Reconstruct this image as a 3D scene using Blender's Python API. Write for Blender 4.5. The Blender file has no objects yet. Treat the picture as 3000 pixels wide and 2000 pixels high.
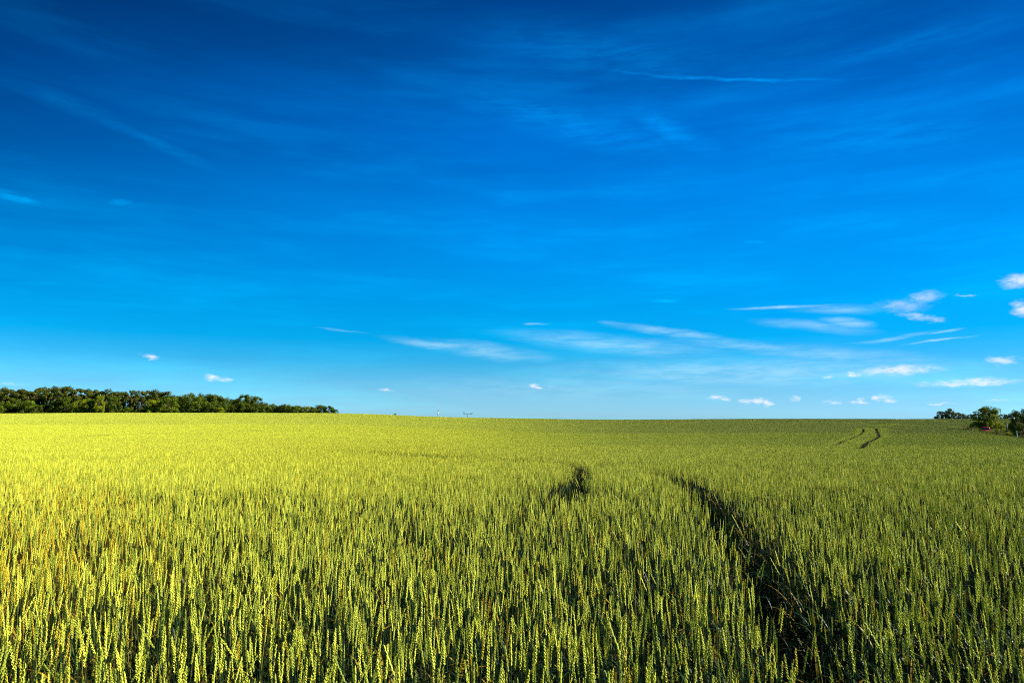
import bpy, math, random
import numpy as np
from math import radians as R, pi, sin, cos, atan2, sqrt
from mathutils import Vector, Matrix

SC = bpy.context.scene
COL = SC.collection
rng = np.random.default_rng(11)
random.seed(5)

# ------------------------------------------------------------------ camera
EYE = 1.62            # eye height above the soil
F = 2000.0            # focal length in photograph pixels (24 mm on a 36 mm frame, 3000 px wide)
PITCH = math.atan(215.0 / F)
cd = bpy.data.cameras.new('camera')
cam = bpy.data.objects.new('camera', cd)
COL.objects.link(cam)
cam.location = (0, 0, EYE)
cam.rotation_euler = (pi / 2 + PITCH, 0, 0)
cd.lens = 24.0
cd.sensor_width = 36.0
cd.clip_start = 0.05
cd.clip_end = 20000
SC.camera = cam

# ------------------------------------------------------------------ light
SUN_AZ = 88.0        # clockwise from the viewing direction: off the right shoulder
SUN_EL = 30.0
SC.view_settings.view_transform = 'Standard'
SC.view_settings.look = 'None'
SC.view_settings.gamma = 1.0
SC.view_settings.use_curve_mapping = False
SC.view_settings.exposure = 1.50
SKY_STRENGTH = 0.052
SC.cycles.use_denoising = False
SC.cycles.filter_width = 1.1
SC.cycles.max_bounces = 5
SC.cycles.diffuse_bounces = 1

ld = bpy.data.lights.new('sun', 'SUN')
ld.energy = 5.0
ld.angle = R(0.5)
ld.color = (1.0, 0.95, 0.84)
sun = bpy.data.objects.new('sun', ld)
COL.objects.link(sun)
sd = Vector((sin(R(SUN_AZ)) * cos(R(SUN_EL)), cos(R(SUN_AZ)) * cos(R(SUN_EL)), sin(R(SUN_EL))))
sun.rotation_euler = sd.to_track_quat('Z', 'Y').to_euler()
sun.location = (30, -20, 40)


def ray(X, Y):
    """world direction through a photograph pixel"""
    a, b = (X - 1500) / F, (1000 - Y) / F
    return Vector((a, cos(PITCH) - b * sin(PITCH), sin(PITCH) + b * cos(PITCH)))


def azel(X, Y):
    d = ray(X, Y).normalized()
    return atan2(d.x, d.y), math.asin(d.z)


class NT:
    def __init__(s, tree):
        s.t = tree
        s.n = tree.nodes
        s.l = tree.links

    def add(s, kind, **kw):
        n = s.n.new(kind)
        for k, v in kw.items():
            setattr(n, k, v)
        return n

    def put(s, sock, v):
        if isinstance(v, bpy.types.NodeSocket):
            s.l.new(v, sock)
        else:
            sock.default_value = v

    def math(s, op, a, b=0.0, c=None, clamp=False):
        n = s.add('ShaderNodeMath', operation=op, use_clamp=clamp)
        s.put(n.inputs[0], a)
        s.put(n.inputs[1], b)
        if c is not None:
            s.put(n.inputs[2], c)
        return n.outputs[0]

    def mix(s, fac, a, b):
        n = s.add('ShaderNodeMix', data_type='RGBA')
        s.put(n.inputs[0], fac)
        s.put(n.inputs[6], a if isinstance(a, bpy.types.NodeSocket) else (*a, 1))
        s.put(n.inputs[7], b if isinstance(b, bpy.types.NodeSocket) else (*b, 1))
        return n.outputs[2]

    def ramp(s, v, lo, hi, a=0.0, b=1.0, smooth=True):
        n = s.add('ShaderNodeMapRange')
        n.interpolation_type = 'SMOOTHSTEP' if smooth else 'LINEAR'
        s.put(n.inputs[0], v)
        s.put(n.inputs[1], lo)
        s.put(n.inputs[2], hi)
        s.put(n.inputs[3], a)
        s.put(n.inputs[4], b)
        return n.outputs[0]

    def noise(s, vec, scale, detail=4, rough=0.55, out=0):
        n = s.add('ShaderNodeTexNoise')
        if vec is not None:
            s.l.new(vec, n.inputs['Vector'])
        n.inputs['Scale'].default_value = scale
        n.inputs['Detail'].default_value = detail
        n.inputs['Roughness'].default_value = rough
        return n.outputs[out]


# ------------------------------------------------------------------ world: graded clear sky with wisps and far cumulus
W = bpy.data.worlds.new('World')
SC.world = W
W.use_nodes = True
W.cycles.sampling_method = 'NONE'
w = NT(W.node_tree)
w.n.clear()
sky = w.add('ShaderNodeTexSky', sky_type='NISHITA')
sky.sun_disc = False
sky.sun_elevation = R(SUN_EL)
sky.sun_rotation = R(SUN_AZ)
sky.altitude = 300
sky.air_density = 1.0
sky.dust_density = 0.4
sky.ozone_density = 2.0
geo = w.add('ShaderNodeTexCoord')
dirv = geo.outputs['Generated']
sep = w.add('ShaderNodeSeparateXYZ')
w.l.new(dirv, sep.inputs[0])
az = w.math('ARCTAN2', sep.outputs[0], sep.outputs[1])
el = w.math('ARCSINE', sep.outputs[2])
# saturated film-like rendering of the clear sky: a tint by elevation, evened out between the two sides
TINT = [(0.001, (0.4038, 0.8831, 1.6015)), (0.0124, (0.3398, 0.8047, 1.4943)), (0.0322, (0.2465, 0.6785, 1.2288)),
        (0.0571, (0.1521, 0.6259, 1.0948)), (0.0771, (0.0736, 0.6037, 1.0616)), (0.1071, (0.0045, 0.6056, 1.0796)),
        (0.157, (0.0, 0.6332, 1.1481)), (0.2068, (0.0, 0.6489, 1.2382)), (0.3045, (0.0, 0.6539, 1.3659)),
        (0.3985, (0.0, 0.5652, 1.3122)), (0.4876, (0.0, 0.4097, 0.9783)), (0.5667, (0.0, 0.2962, 0.7478))]
tr = w.add('ShaderNodeValToRGB')
w.l.new(w.math('DIVIDE', el, 0.6), tr.inputs[0])
els = tr.color_ramp.elements
els[0].position, els[1].position = TINT[0][0] / 0.6, TINT[-1][0] / 0.6
for e, c in TINT[1:-1]:
    els.new(e / 0.6)
for k, (e, c) in enumerate(TINT):
    els[k].color = (c[0] / 2, c[1] / 2, c[2] / 2, 1)
even = w.add('ShaderNodeValToRGB')
w.l.new(w.ramp(az, -0.8, 0.8, 0.0, 1.0, False), even.inputs[0])
ev = even.color_ramp.elements
ev[0].position, ev[0].color = 0.08, (0.42, 0.40, 0.44, 1)
ev[1].position, ev[1].color = 0.95, (0.64, 0.62, 0.66, 1)
for p, c in ((0.3, 0.82), (0.5, 1.0), (0.72, 0.88)):
    x = ev.new(p)
    x.color = (c, c, c, 1)
g1 = w.add('ShaderNodeVectorMath', operation='MULTIPLY')
w.l.new(sky.outputs[0], g1.inputs[0])
w.l.new(tr.outputs[0], g1.inputs[1])
g2 = w.add('ShaderNodeVectorMath', operation='MULTIPLY')
w.l.new(g1.outputs[0], g2.inputs[0])
w.l.new(w.mix(w.ramp(el, 0.0, 0.36), w.mix(w.ramp(az, 0.0, 0.7), (1.0, 1.0, 1.0), (0.78, 0.86, 0.95)), even.outputs[0]), g2.inputs[1])
g3 = w.add('ShaderNodeVectorMath', operation='SCALE')
w.l.new(g2.outputs[0], g3.inputs[0])
g3.inputs['Scale'].default_value = 2.0
skycol = g3.outputs[0]

# clouds as ellipses in azimuth/elevation, their outline broken by noise
ae = w.add('ShaderNodeCombineXYZ')
w.l.new(az, ae.inputs[0])
w.l.new(el, ae.inputs[1])
AE = ae.outputs[0]
stretch = w.add('ShaderNodeMapping')
w.l.new(AE, stretch.inputs[0])
stretch.inputs['Scale'].default_value = (1.0, 2.4, 1.0)
n_fine = w.noise(stretch.outputs[0], 75, 5, 0.6, out=1)
n_soft = w.noise(stretch.outputs[0], 9, 5, 0.6, out=1)


def displaced(noise_col, amx, amy):
    a = w.add('ShaderNodeVectorMath', operation='SUBTRACT')
    w.l.new(noise_col, a.inputs[0])
    a.inputs[1].default_value = (0.5, 0.5, 0.5)
    b = w.add('ShaderNodeVectorMath', operation='MULTIPLY_ADD')
    w.l.new(a.outputs[0], b.inputs[0])
    b.inputs[1].default_value = (amx, amy, 0)
    w.l.new(AE, b.inputs[2])
    return b.outputs[0]


PUFF = displaced(n_fine, 0.024, 0.012)
WISP = displaced(n_soft, 0.07, 0.011)


def blobs(coord, items, inner):
    acc = None
    for (X, Y, hw, hh, rot, st) in items:
        c, s = cos(R(rot)), sin(R(rot))
        a0, e0 = azel(X, Y)
        a1, e1 = azel(X + hw * c, Y + hw * s)
        a3, e3 = azel(X - hw * c, Y - hw * s)
        a2, e2 = azel(X, Y - hh)
        m = w.add('ShaderNodeMapping', vector_type='TEXTURE')
        w.l.new(coord, m.inputs[0])
        m.inputs['Location'].default_value = ((a1 + a3) / 2, (e1 + e3) / 2, 0)
        m.inputs['Rotation'].default_value = (0, 0, atan2(e1 - e3, a1 - a3))
        m.inputs['Scale'].default_value = (sqrt((a1 - a3) ** 2 + (e1 - e3) ** 2) / 2, max(abs(e2 - e0), 1e-4), 1)
        ln = w.add('ShaderNodeVectorMath', operation='LENGTH')
        w.l.new(m.outputs[0], ln.inputs[0])
        v = w.ramp(ln.outputs['Value'], 1.15, inner, 0.0, st)
        if acc is None:
            acc = v
        else:
            acc = w.math('MAXIMUM', acc, v)
    return acc


cumulus = [(437, 1044, 30, 9, 18, .75), (625, 1106, 30, 10, 0, .95), (655, 1110, 26, 8, 10, .85),
           (1132, 1143, 24, 7, 3, .75), (1560, 1129, 17, 8, 10, .9), (1578, 1134, 14, 6, 10, .7), (1619, 1134, 9, 4, 0, .5),
           (2092, 1163, 24, 8, 0, .85), (2118, 1167, 28, 8, 10, .75), (2190, 1176, 28, 9, 0, .9),
           (2220, 1174, 22, 10, 0, .8), (2248, 1178, 20, 11, 0, .9), (2330, 1166, 18, 9, 10, .75), 
           (2494, 1095, 16, 9, 0, .95), (2508, 1098, 13, 6, 0, .7), (2426, 1103, 18, 5, 0, .5), (2440, 1178, 34, 5, 0, .5),
           (2500, 1178, 22, 7, 0, .75), (2526, 1175, 20, 9, 0, .8), (2572, 1164, 22, 10, 8, .85), (2602, 1170, 26, 11, 8, .85),
           (2757, 1182, 48, 4, 0, .5), (2985, 822, 62, 24, -8, .85),
           (2995, 902, 36, 26, 0, .75), (2935, 1054, 55, 15, 0, .6), (2705, 872, 66, 22, -10, .36), (2640, 895, 90, 20, 0, .30),
           (2690, 926, 72, 13, 8, .38), (2748, 934, 24, 9, 0, .4), (2832, 865, 34, 5, 0, .4), (2920, 1172, 60, 3, 0, .35),
           (30, 1124, 60, 4, 2, .25), (2640, 1083, 135, 17, -2, .80), (2845, 1120, 175, 14, -2, .80)]
wisps = [(2740, 1080, 70, 6, 8, .6), (2475, 944, 90, 18, 4, .6),
         (2300, 898, 170, 6, -2, .6), (2470, 905, 150, 16, 0, .35), (2770, 968, 75, 4, -8, .6), (2620, 986, 150, 7, -8, .35),
         (2760, 992, 130, 3.5, -7, .55), (2300, 1063, 90, 4, -9, .35), (1280, 1008, 180, 16, 7, .38), (1430, 1028, 220, 28, 8, .35),
         (1575, 947, 45, 4, 0, .4), (1800, 1005, 360, 34, 5, .40), (1810, 945, 60, 8, 6, .35), (1960, 972, 200, 16, 9, .4),
         (2180, 1012, 260, 18, 5, .4), (2480, 1040, 380, 34, 3, .33), (1000, 966, 80, 4, 7, .3), (2380, 955, 190, 20, 5, .28),
         (2300, 1085, 800, 55, 0, .42), (1750, 1130, 900, 50, 0, .20),
        ]
high = [(2100, 203, 520, 8, 2.5, .62), (1980, 222, 120, 18, 4, .25), (2330, 232, 160, 16, 0, .18), (1740, 120, 520, 120, 6, .30),
        (1650, 330, 480, 80, 14, .33), (1960, 372, 190, 46, 28, .35), (150, 285, 270, 36, 20, .22), (420, 400, 280, 26, 24, .24),
        (20, 575, 130, 24, 14, .75), (350, 592, 60, 16, 0, .40), (2210, 710, 42, 6, 0, .3),
        (1940, 880, 42, 8, 0, .3), (2700, 100, 500, 40, -14, .22), (2600, 380, 500, 90, -4, .22), (1400, 640, 700, 90, 5, .10),
        (2550, 640, 420, 60, -5, .15), (110, 826, 120, 12, 0, .14)]
m_c = blobs(PUFF, cumulus, 0.1)
m_w = blobs(WISP, wisps, 0.0)
m_h = blobs(WISP, high, 0.0)
# texture inside the wisps: fine fibres along the wind
fib = w.add('ShaderNodeMapping')
w.l.new(AE, fib.inputs[0])
fib.inputs['Scale'].default_value = (1.0, 7.0, 1.0)
fib.inputs['Rotation'].default_value = (0, 0, R(4))
fibn = w.ramp(w.noise(fib.outputs[0], 16, 9, 0.66), 0.30, 0.70, 0.30, 1.3)
veil = w.ramp(w.noise(fib.outputs[0], 2.1, 8, 0.62), 0.42, 0.80, 0.0, 0.42)
patchy = w.ramp(w.noise(fib.outputs[0], 1.3, 5, 0.55), 0.35, 0.65, 0.0, 1.0)
wmask = w.math('MULTIPLY', m_w, fibn)
hi_mask = w.math('MAXIMUM', w.math('MULTIPLY', m_h, w.math('MULTIPLY', fibn, 1.3)), veil)
# high ice cloud scatters the same deep blue light; low cloud is white
hi_col = w.add('ShaderNodeVectorMath', operation='MULTIPLY_ADD')
w.l.new(skycol, hi_col.inputs[0])
hi_col.inputs[1].default_value = (1.0, 1.75, 1.35)
hi_col.inputs[2].default_value = (0.0, 0.45, 1.1)
deep = w.mix(w.math('MULTIPLY', w.ramp(el, 0.22, 0.42), w.math('SUBTRACT', 1.0, patchy)), (1.0, 1.0, 1.0), (1.0, 0.80, 0.84))
sk = w.add('ShaderNodeVectorMath', operation='MULTIPLY')
w.l.new(skycol, sk.inputs[0])
w.l.new(deep, sk.inputs[1])
c1 = w.mix(hi_mask, sk.outputs[0], hi_col.outputs[0])
c1b = w.mix(w.math('MINIMUM', wmask, 1.0), c1, (3.6, 5.9, 7.2))
mott = w.ramp(w.noise(stretch.outputs[0], 55, 7, 0.7), 0.32, 0.60, 0.15, 1.12)
c2 = w.mix(w.math('MINIMUM', w.math('MULTIPLY', m_c, mott), 1.0), c1b, (6.1, 6.5, 7.1))
bg = w.add('ShaderNodeBackground')
w.l.new(c2, bg.inputs[0])
bg.inputs[1].default_value = SKY_STRENGTH
wo = w.add('ShaderNodeOutputWorld')
w.l.new(bg.outputs[0], wo.inputs[0])

# ------------------------------------------------------------------ helpers
def tag(o, label=None, cat=None, group=None, kind=None):
    for k, v in (('label', label), ('category', cat), ('group', group), ('kind', kind)):
        if v:
            o[k] = v
    return o


def empty(name, loc, rz=0.0):
    o = bpy.data.objects.new(name, None)
    o.empty_display_size = 0.1
    COL.objects.link(o)
    o.location = loc
    o.rotation_euler = (0, 0, rz)
    return o


def mesh_from(name, V, Fc, mats, mi=None, var=None, smooth=False):
    me = bpy.data.meshes.new(name)
    me.from_pydata([tuple(map(float, v)) for v in V], [], [tuple(map(int, f)) for f in Fc])
    for m in mats:
        me.materials.append(m)
    if mi is not None:
        me.polygons.foreach_set('material_index', np.array(mi, dtype=np.int32))
    if var is not None:
        at = me.attributes.new('var', 'FLOAT', 'POINT')
        at.data.foreach_set('value', np.array(var, dtype=np.float32))
    if smooth:
        me.polygons.foreach_set('use_smooth', np.ones(len(me.polygons), dtype=bool))
    me.update()
    return me


def link(name, me, parent=None, loc=(0, 0, 0), rot=(0, 0, 0)):
    o = bpy.data.objects.new(name, me)
    COL.objects.link(o)
    o.parent = parent
    o.location = loc
    o.rotation_euler = rot
    return o


class MB:
    """collects shapes into one mesh"""
    def __init__(s):
        s.V, s.F, s.M, s.A = [], [], [], []
        s.var = 0.5

    def raw(s, V, Fc, m=0):
        b = len(s.V)
        s.V += [tuple(v) for v in V]
        s.A += [s.var] * len(V)
        s.F += [tuple(i + b for i in f) for f in Fc]
        s.M += [m] * len(Fc)

    def tube(s, pts, rad, n=6, m=0, cap=True):
        pts = [Vector(p) for p in pts]
        V, Fc = [], []
        for i, p in enumerate(pts):
            t = (pts[min(i + 1, len(pts) - 1)] - pts[max(i - 1, 0)]).normalized()
            u = t.orthogonal() if abs(t.z) < 0.9 else t.cross(Vector((0, 1, 0)))
            u.normalize()
            v = t.cross(u)
            r = rad[i] if hasattr(rad, '__len__') else rad
            V += [p + (u * cos(2 * pi * k / n) + v * sin(2 * pi * k / n)) * r for k in range(n)]
        for i in range(len(pts) - 1):
            for k in range(n):
                Fc.append((i * n + k, i * n + (k + 1) % n, (i + 1) * n + (k + 1) % n, (i + 1) * n + k))
        if cap:
            Fc.append(tuple(range(n - 1, -1, -1)))
            Fc.append(tuple((len(pts) - 1) * n + k for k in range(n)))
        s.raw(V, Fc, m)

    def box(s, a, b, m=0):
        x0, y0, z0 = a
        x1, y1, z1 = b
        s.raw([(x0, y0, z0), (x1, y0, z0), (x1, y1, z0), (x0, y1, z0), (x0, y0, z1), (x1, y0, z1), (x1, y1, z1), (x0, y1, z1)],
              [(0, 3, 2, 1), (4, 5, 6, 7), (0, 1, 5, 4), (1, 2, 6, 5), (2, 3, 7, 6), (3, 0, 4, 7)], m)

    def ribbon(s, pts, wid, side, m=0):
        """a bent blade; side = width direction"""
        V, Fc = [], []
        side = Vector(side)
        for p, wd in zip(pts, wid):
            V += [Vector(p) - side * wd * 0.5, Vector(p) + side * wd * 0.5]
        for i in range(len(pts) - 1):
            Fc.append((2 * i, 2 * i + 1, 2 * i + 3, 2 * i + 2))
        s.raw(V, Fc, m)

    def grain(s, c, d, L, wd, out, m=0):
        """a pointed spikelet: six-point bipyramid along d, flattened, centred at c"""
        c, d, out = Vector(c), Vector(d).normalized(), Vector(out).normalized()
        q = d.cross(out).normalized()
        o2 = q.cross(d)
        mid = c + d * L * 0.38
        V = [c, mid + q * wd * .5, mid + o2 * wd * .42, mid - q * wd * .5, mid - o2 * wd * .42, c + d * L]
        Fc = [(0, 2, 1), (0, 3, 2), (0, 4, 3), (0, 1, 4), (5, 1, 2), (5, 2, 3), (5, 3, 4), (5, 4, 1)]
        s.raw(V, Fc, m)

    def mesh(s, name, mats, smooth=False):
        return mesh_from(name, s.V, s.F, mats, s.M, s.A, smooth)


# ------------------------------------------------------------------ terrain
def lerp_tab(x, xs, ys):
    return np.interp(x, xs, ys)


# height of the crop surface relative to the eye, along depth, for the left and the right of the view
DL = [0, 5, 10, 20, 50, 90, 130, 190, 250, 290, 340, 500, 1000, 3000, 9000]
ZL = [-.80, -.83, -.98, -1.30, -1.95, -2.15, -1.85, -.80, .55, .10, -1.8, -6.5, -14, -30, -60]
DR = [0, 5, 10, 20, 50, 90, 130, 190, 250, 300, 345, 500, 1000, 3000, 9000]
ZR = [-.80, -.83, -1.0, -1.38, -2.40, -3.15, -3.45, -3.35, -2.75, -1.70, -2.9, -8.0, -14, -30, -60]
CROP = 0.82


def smooth_tab(D, Z):
    xs = np.concatenate([np.linspace(0, 400, 1601), np.linspace(405, 9000, 1720)])
    zs = np.interp(xs, D, Z)
    k = 33
    zz = np.convolve(np.pad(zs[:1601], (k, k), mode='edge'), np.hanning(2 * k + 1) / np.hanning(2 * k + 1).sum(), mode='valid')
    zs[:1601 - k] = zz[:1601 - k]
    return xs, zs


TL, TR = smooth_tab(DL, ZL), smooth_tab(DR, ZR)
# fine correction of the crest height against the direction, in metres at the crest
CRX = [-1.3, -0.75, -0.40, -0.25, -0.10, 0.02, 0.12, 0.25, 0.45, 0.62, 0.75, 1.3]
CRZ = [0.0, 0.0, 0.30, 0.10, 0.0, -0.05, -0.25, -0.10, 0.10, 0.0, 0.0, 0.0]


# the crop ends on the right at a grass verge along a farm track
EDGE = [(33.0, 30.0), (50.0, 62.0), (63.0, 84.0), (78.0, 108.0), (84.0, 120.0), (98.6, 146.0), (124.0, 190.0), (178.0, 200.0), (420.0, 216.0), (800.0, 300.0)]


def edge_x(y):
    ys = [-40.0] + [p[1] for p in EDGE]
    xs = [30.0] + [p[0] for p in EDGE]
    return np.interp(y, ys, xs)


def crop_z(x, y):
    """height of the crop surface in world metres"""
    x, y = np.asarray(x, float), np.asarray(y, float)
    yy = np.maximum(y, 0.0)
    u = x / np.maximum(yy, 12.0)
    t = np.clip((u + 0.30) / 0.42, 0, 1)
    t = t * t * (3 - 2 * t)
    zl = np.interp(yy, *TL)
    zr = np.interp(yy, *TR)
    z = zl * (1 - t) + zr * t
    bump = np.clip((yy - 90) / 160, 0, 1)
    z = z + np.interp(u, CRX, CRZ) * bump * bump
    z = z + 0.10 * np.sin(x * 0.061 + 1.3) * np.sin(y * 0.043 + .4) * np.clip(yy / 40, 0, 1)
    q = np.clip((x - edge_x(yy) - 1.0) / 6.0, 0, 1)
    z = z + 0.6 * q * q * (3 - 2 * q) * np.clip((yy - 50) / 40, 0, 1)
    return z + EYE


def ground_z(x, y):
    return crop_z(x, y) - CROP


def on_crop(X, Y, lift=0.0):
    """where the view through a photograph pixel meets the crop surface"""
    d = ray(X, Y)
    d /= d.y
    for k in np.concatenate([np.arange(1.2, 60, 0.05), np.arange(60, 420, 0.5)]):
        p = Vector((0, 0, EYE)) + d * float(k)
        if p.z < crop_z(p.x, p.y) + lift:
            return p.x, p.y
    return p.x, p.y


def vnoise(x, y, seed=0):
    """cheap smooth value noise for layout"""
    x, y = np.asarray(x, float), np.asarray(y, float)
    xi, yi = np.floor(x).astype(np.int64), np.floor(y).astype(np.int64)
    xf, yf = x - xi, y - yi
    xf, yf = xf * xf * (3 - 2 * xf), yf * yf * (3 - 2 * yf)

    def h(a, b):
        n = (a * 374761393 + b * 668265263 + seed * 974711) & 0x7fffffff
        n = ((n ^ (n >> 13)) * 1274126177) & 0x7fffffff
        return ((n ^ (n >> 16)) & 0xffff) / 65535.0
    return (h(xi, yi) * (1 - xf) + h(xi + 1, yi) * xf) * (1 - yf) + (h(xi, yi + 1) * (1 - xf) + h(xi + 1, yi + 1) * xf) * yf


# ------------------------------------------------------------------ materials
def material(name):
    m = bpy.data.materials.new(name)
    m.use_nodes = True
    nt = NT(m.node_tree)
    nt.n.clear()
    out = nt.add('ShaderNodeOutputMaterial')
    return m, nt, out


def simple(name, col, rough=0.6, metal=0.0, var=0.0, scale=8.0, spec=0.3, bump=0.0):
    m, nt, out = material(name)
    b = nt.add('ShaderNodeBsdfPrincipled')
    b.inputs['Roughness'].default_value = rough
    b.inputs['Metallic'].default_value = metal
    b.inputs['Specular IOR Level'].default_value = spec
    if var or bump:
        tc = nt.add('ShaderNodeTexCoord')
        nz = nt.noise(tc.outputs['Object'], scale, 5, 0.6)
    if var:
        c = nt.mix(nt.ramp(nz, .3, .7), tuple(v * (1 - var) for v in col), tuple(min(1, v * (1 + var)) for v in col))
        nt.l.new(c, b.inputs['Base Color'])
    else:
        b.inputs['Base Color'].default_value = (*col, 1)
    if bump:
        bp = nt.add('ShaderNodeBump')
        bp.inputs['Strength'].default_value = bump
        nt.l.new(nz, bp.inputs['Height'])
        nt.l.new(bp.outputs[0], b.inputs['Normal'])
    nt.l.new(b.outputs[0], out.inputs[0])
    return m


def field_tone(nt):
    """how yellow the crop is at this spot of the field: yellower to the left, where brighter light is painted into the colour"""
    g = nt.add('ShaderNodeNewGeometry')
    sp = nt.add('ShaderNodeSeparateXYZ')
    nt.l.new(g.outputs['Position'], sp.inputs[0])
    # boundary of the part painted brighter: x = -0.09 y - 0.5, soft, wandering
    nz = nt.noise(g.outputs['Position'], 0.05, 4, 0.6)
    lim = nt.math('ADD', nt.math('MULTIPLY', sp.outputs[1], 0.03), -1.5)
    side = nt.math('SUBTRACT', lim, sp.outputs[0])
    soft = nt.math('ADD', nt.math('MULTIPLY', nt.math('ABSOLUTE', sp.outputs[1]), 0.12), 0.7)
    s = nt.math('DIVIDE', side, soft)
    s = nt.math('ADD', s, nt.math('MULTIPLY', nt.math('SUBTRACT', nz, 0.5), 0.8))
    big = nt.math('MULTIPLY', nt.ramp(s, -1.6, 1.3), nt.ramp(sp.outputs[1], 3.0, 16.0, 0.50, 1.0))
    # dull patches inside both parts
    mp = nt.add('ShaderNodeMapping')
    nt.l.new(g.outputs['Position'], mp.inputs[0])
    mp.inputs['Scale'].default_value = (0.10, 0.5, 0.5)
    n2 = nt.noise(mp.outputs[0], 1.0, 6, 0.7)
    patch = nt.ramp(n2, 0.32, 0.68)
    gold = nt.ramp(nt.math('SUBTRACT', nt.math('SUBTRACT', nt.math('MULTIPLY', sp.outputs[0], -1.0), 1.1),
                           nt.math('ADD', nt.math('MULTIPLY', nt.math('ABSOLUTE', nt.math('SUBTRACT', sp.outputs[1], 4.0)), 0.65),
                                   nt.math('MULTIPLY', nt.noise(g.outputs['Position'], 0.8, 3, 0.6), 1.4))), -0.6, 0.9)
    gold = nt.math('MULTIPLY', gold, nt.ramp(sp.outputs[1], 5.0, 14.0, 1.0, 0.0))
    return big, patch, gold


def plant_mat(name, green, bright_col, odd, transl, rough=0.55, oddshare=0.1, spec=0.25):
    m, nt, out = material(name)
    big, patch, gold = field_tone(nt)
    oi = nt.add('ShaderNodeObjectInfo')
    at = nt.add('ShaderNodeAttribute', attribute_name='var')
    rnd = nt.math('FRACT', nt.math('ADD', oi.outputs['Random'], at.outputs['Fac']))
    c = nt.mix(nt.math('ADD', nt.math('MULTIPLY', big, 0.86), nt.math('MULTIPLY', patch, 0.14)), green, bright_col)  # brightness falloff across the field painted in along with the yellower hue
    dark = nt.mix(nt.ramp(rnd, 0.0, 1.0, 0.0, 1.0, False), (0.28, 0.36, 0.34), (1.15, 1.13, 1.05))
    mul = nt.add('ShaderNodeMix', data_type='RGBA', blend_type='MULTIPLY')
    mul.inputs[0].default_value = 1.0
    nt.l.new(c, mul.inputs[6])
    nt.l.new(dark, mul.inputs[7])
    r2 = nt.math('FRACT', nt.math('MULTIPLY', rnd, 7.31))
    thr = nt.math('SUBTRACT', 1 - oddshare, nt.math('MULTIPLY', gold, 0.36))
    c2 = nt.mix(nt.ramp(r2, nt.math('SUBTRACT', thr, 0.03), nt.math('ADD', thr, 0.03)), mul.outputs[2], odd)
    b = nt.add('ShaderNodeBsdfPrincipled')
    b.inputs['Roughness'].default_value = rough
    b.inputs['Specular IOR Level'].default_value = spec
    nt.l.new(c2, b.inputs['Base Color'])
    tr = nt.add('ShaderNodeBsdfTranslucent')
    nt.l.new(c2, tr.inputs[0])
    mx = nt.add('ShaderNodeMixShader')
    mx.inputs[0].default_value = transl
    nt.l.new(b.outputs[0], mx.inputs[1])
    nt.l.new(tr.outputs[0], mx.inputs[2])
    nt.l.new(mx.outputs[0], out.inputs[0])
    return m


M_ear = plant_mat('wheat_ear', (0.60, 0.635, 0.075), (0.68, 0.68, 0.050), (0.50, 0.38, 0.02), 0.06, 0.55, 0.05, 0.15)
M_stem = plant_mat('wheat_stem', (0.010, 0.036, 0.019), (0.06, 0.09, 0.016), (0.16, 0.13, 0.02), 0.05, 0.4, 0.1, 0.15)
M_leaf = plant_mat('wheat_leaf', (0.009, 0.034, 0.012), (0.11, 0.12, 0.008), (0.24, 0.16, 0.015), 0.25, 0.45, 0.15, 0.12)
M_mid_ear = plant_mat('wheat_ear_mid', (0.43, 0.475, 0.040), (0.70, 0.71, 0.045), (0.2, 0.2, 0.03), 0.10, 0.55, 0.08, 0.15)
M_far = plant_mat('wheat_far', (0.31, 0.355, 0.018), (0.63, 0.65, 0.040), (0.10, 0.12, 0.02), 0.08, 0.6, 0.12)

# soil of the whole landscape
M_soil, nt, out = material('soil')
g = nt.add('ShaderNodeNewGeometry')
n1 = nt.noise(g.outputs['Position'], 1.7, 6, 0.6)
n2 = nt.noise(g.outputs['Position'], 0.01, 4, 0.6)
c = nt.mix(nt.ramp(n1, .3, .7), (0.010, 0.010, 0.004), (0.025, 0.022, 0.009))
c = nt.mix(nt.ramp(n2, .4, .6), c, (0.03, 0.04, 0.01))
b = nt.add('ShaderNodeBsdfPrincipled')
b.inputs['Roughness'].default_value = 0.95
b.inputs['Specular IOR Level'].default_value = 0.1
nt.l.new(c, b.inputs['Base Color'])
nt.l.new(b.outputs[0], out.inputs[0])

# ------------------------------------------------------------------ ground sheet, one piece out to the horizon
ys = np.concatenate([-np.geomspace(3, 7000, 26)[::-1], np.linspace(-1.5, 8, 12), np.geomspace(9, 420, 110), np.geomspace(450, 9000, 24)])
us = np.concatenate([-np.geomspace(0.02, 1.0, 40)[::-1], [0], np.geomspace(0.02, 1.0, 40)])
V = []
for y in ys:
    half = 7000 if (y > 430 or y < -100) else 60 + 1.6 * abs(y)
    xs = us * half
    zz = ground_z(xs, np.full_like(xs, y))
    V += [(x, y, z) for x, z in zip(xs, zz)]
nx = len(us)
Fc = [(j * nx + i, j * nx + i + 1, (j + 1) * nx + i + 1, (j + 1) * nx + i) for j in range(len(ys) - 1) for i in range(nx - 1)]
ground = link('ground', mesh_from('ground', V, Fc, [M_soil], smooth=True))
tag(ground, kind='structure')


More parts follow.
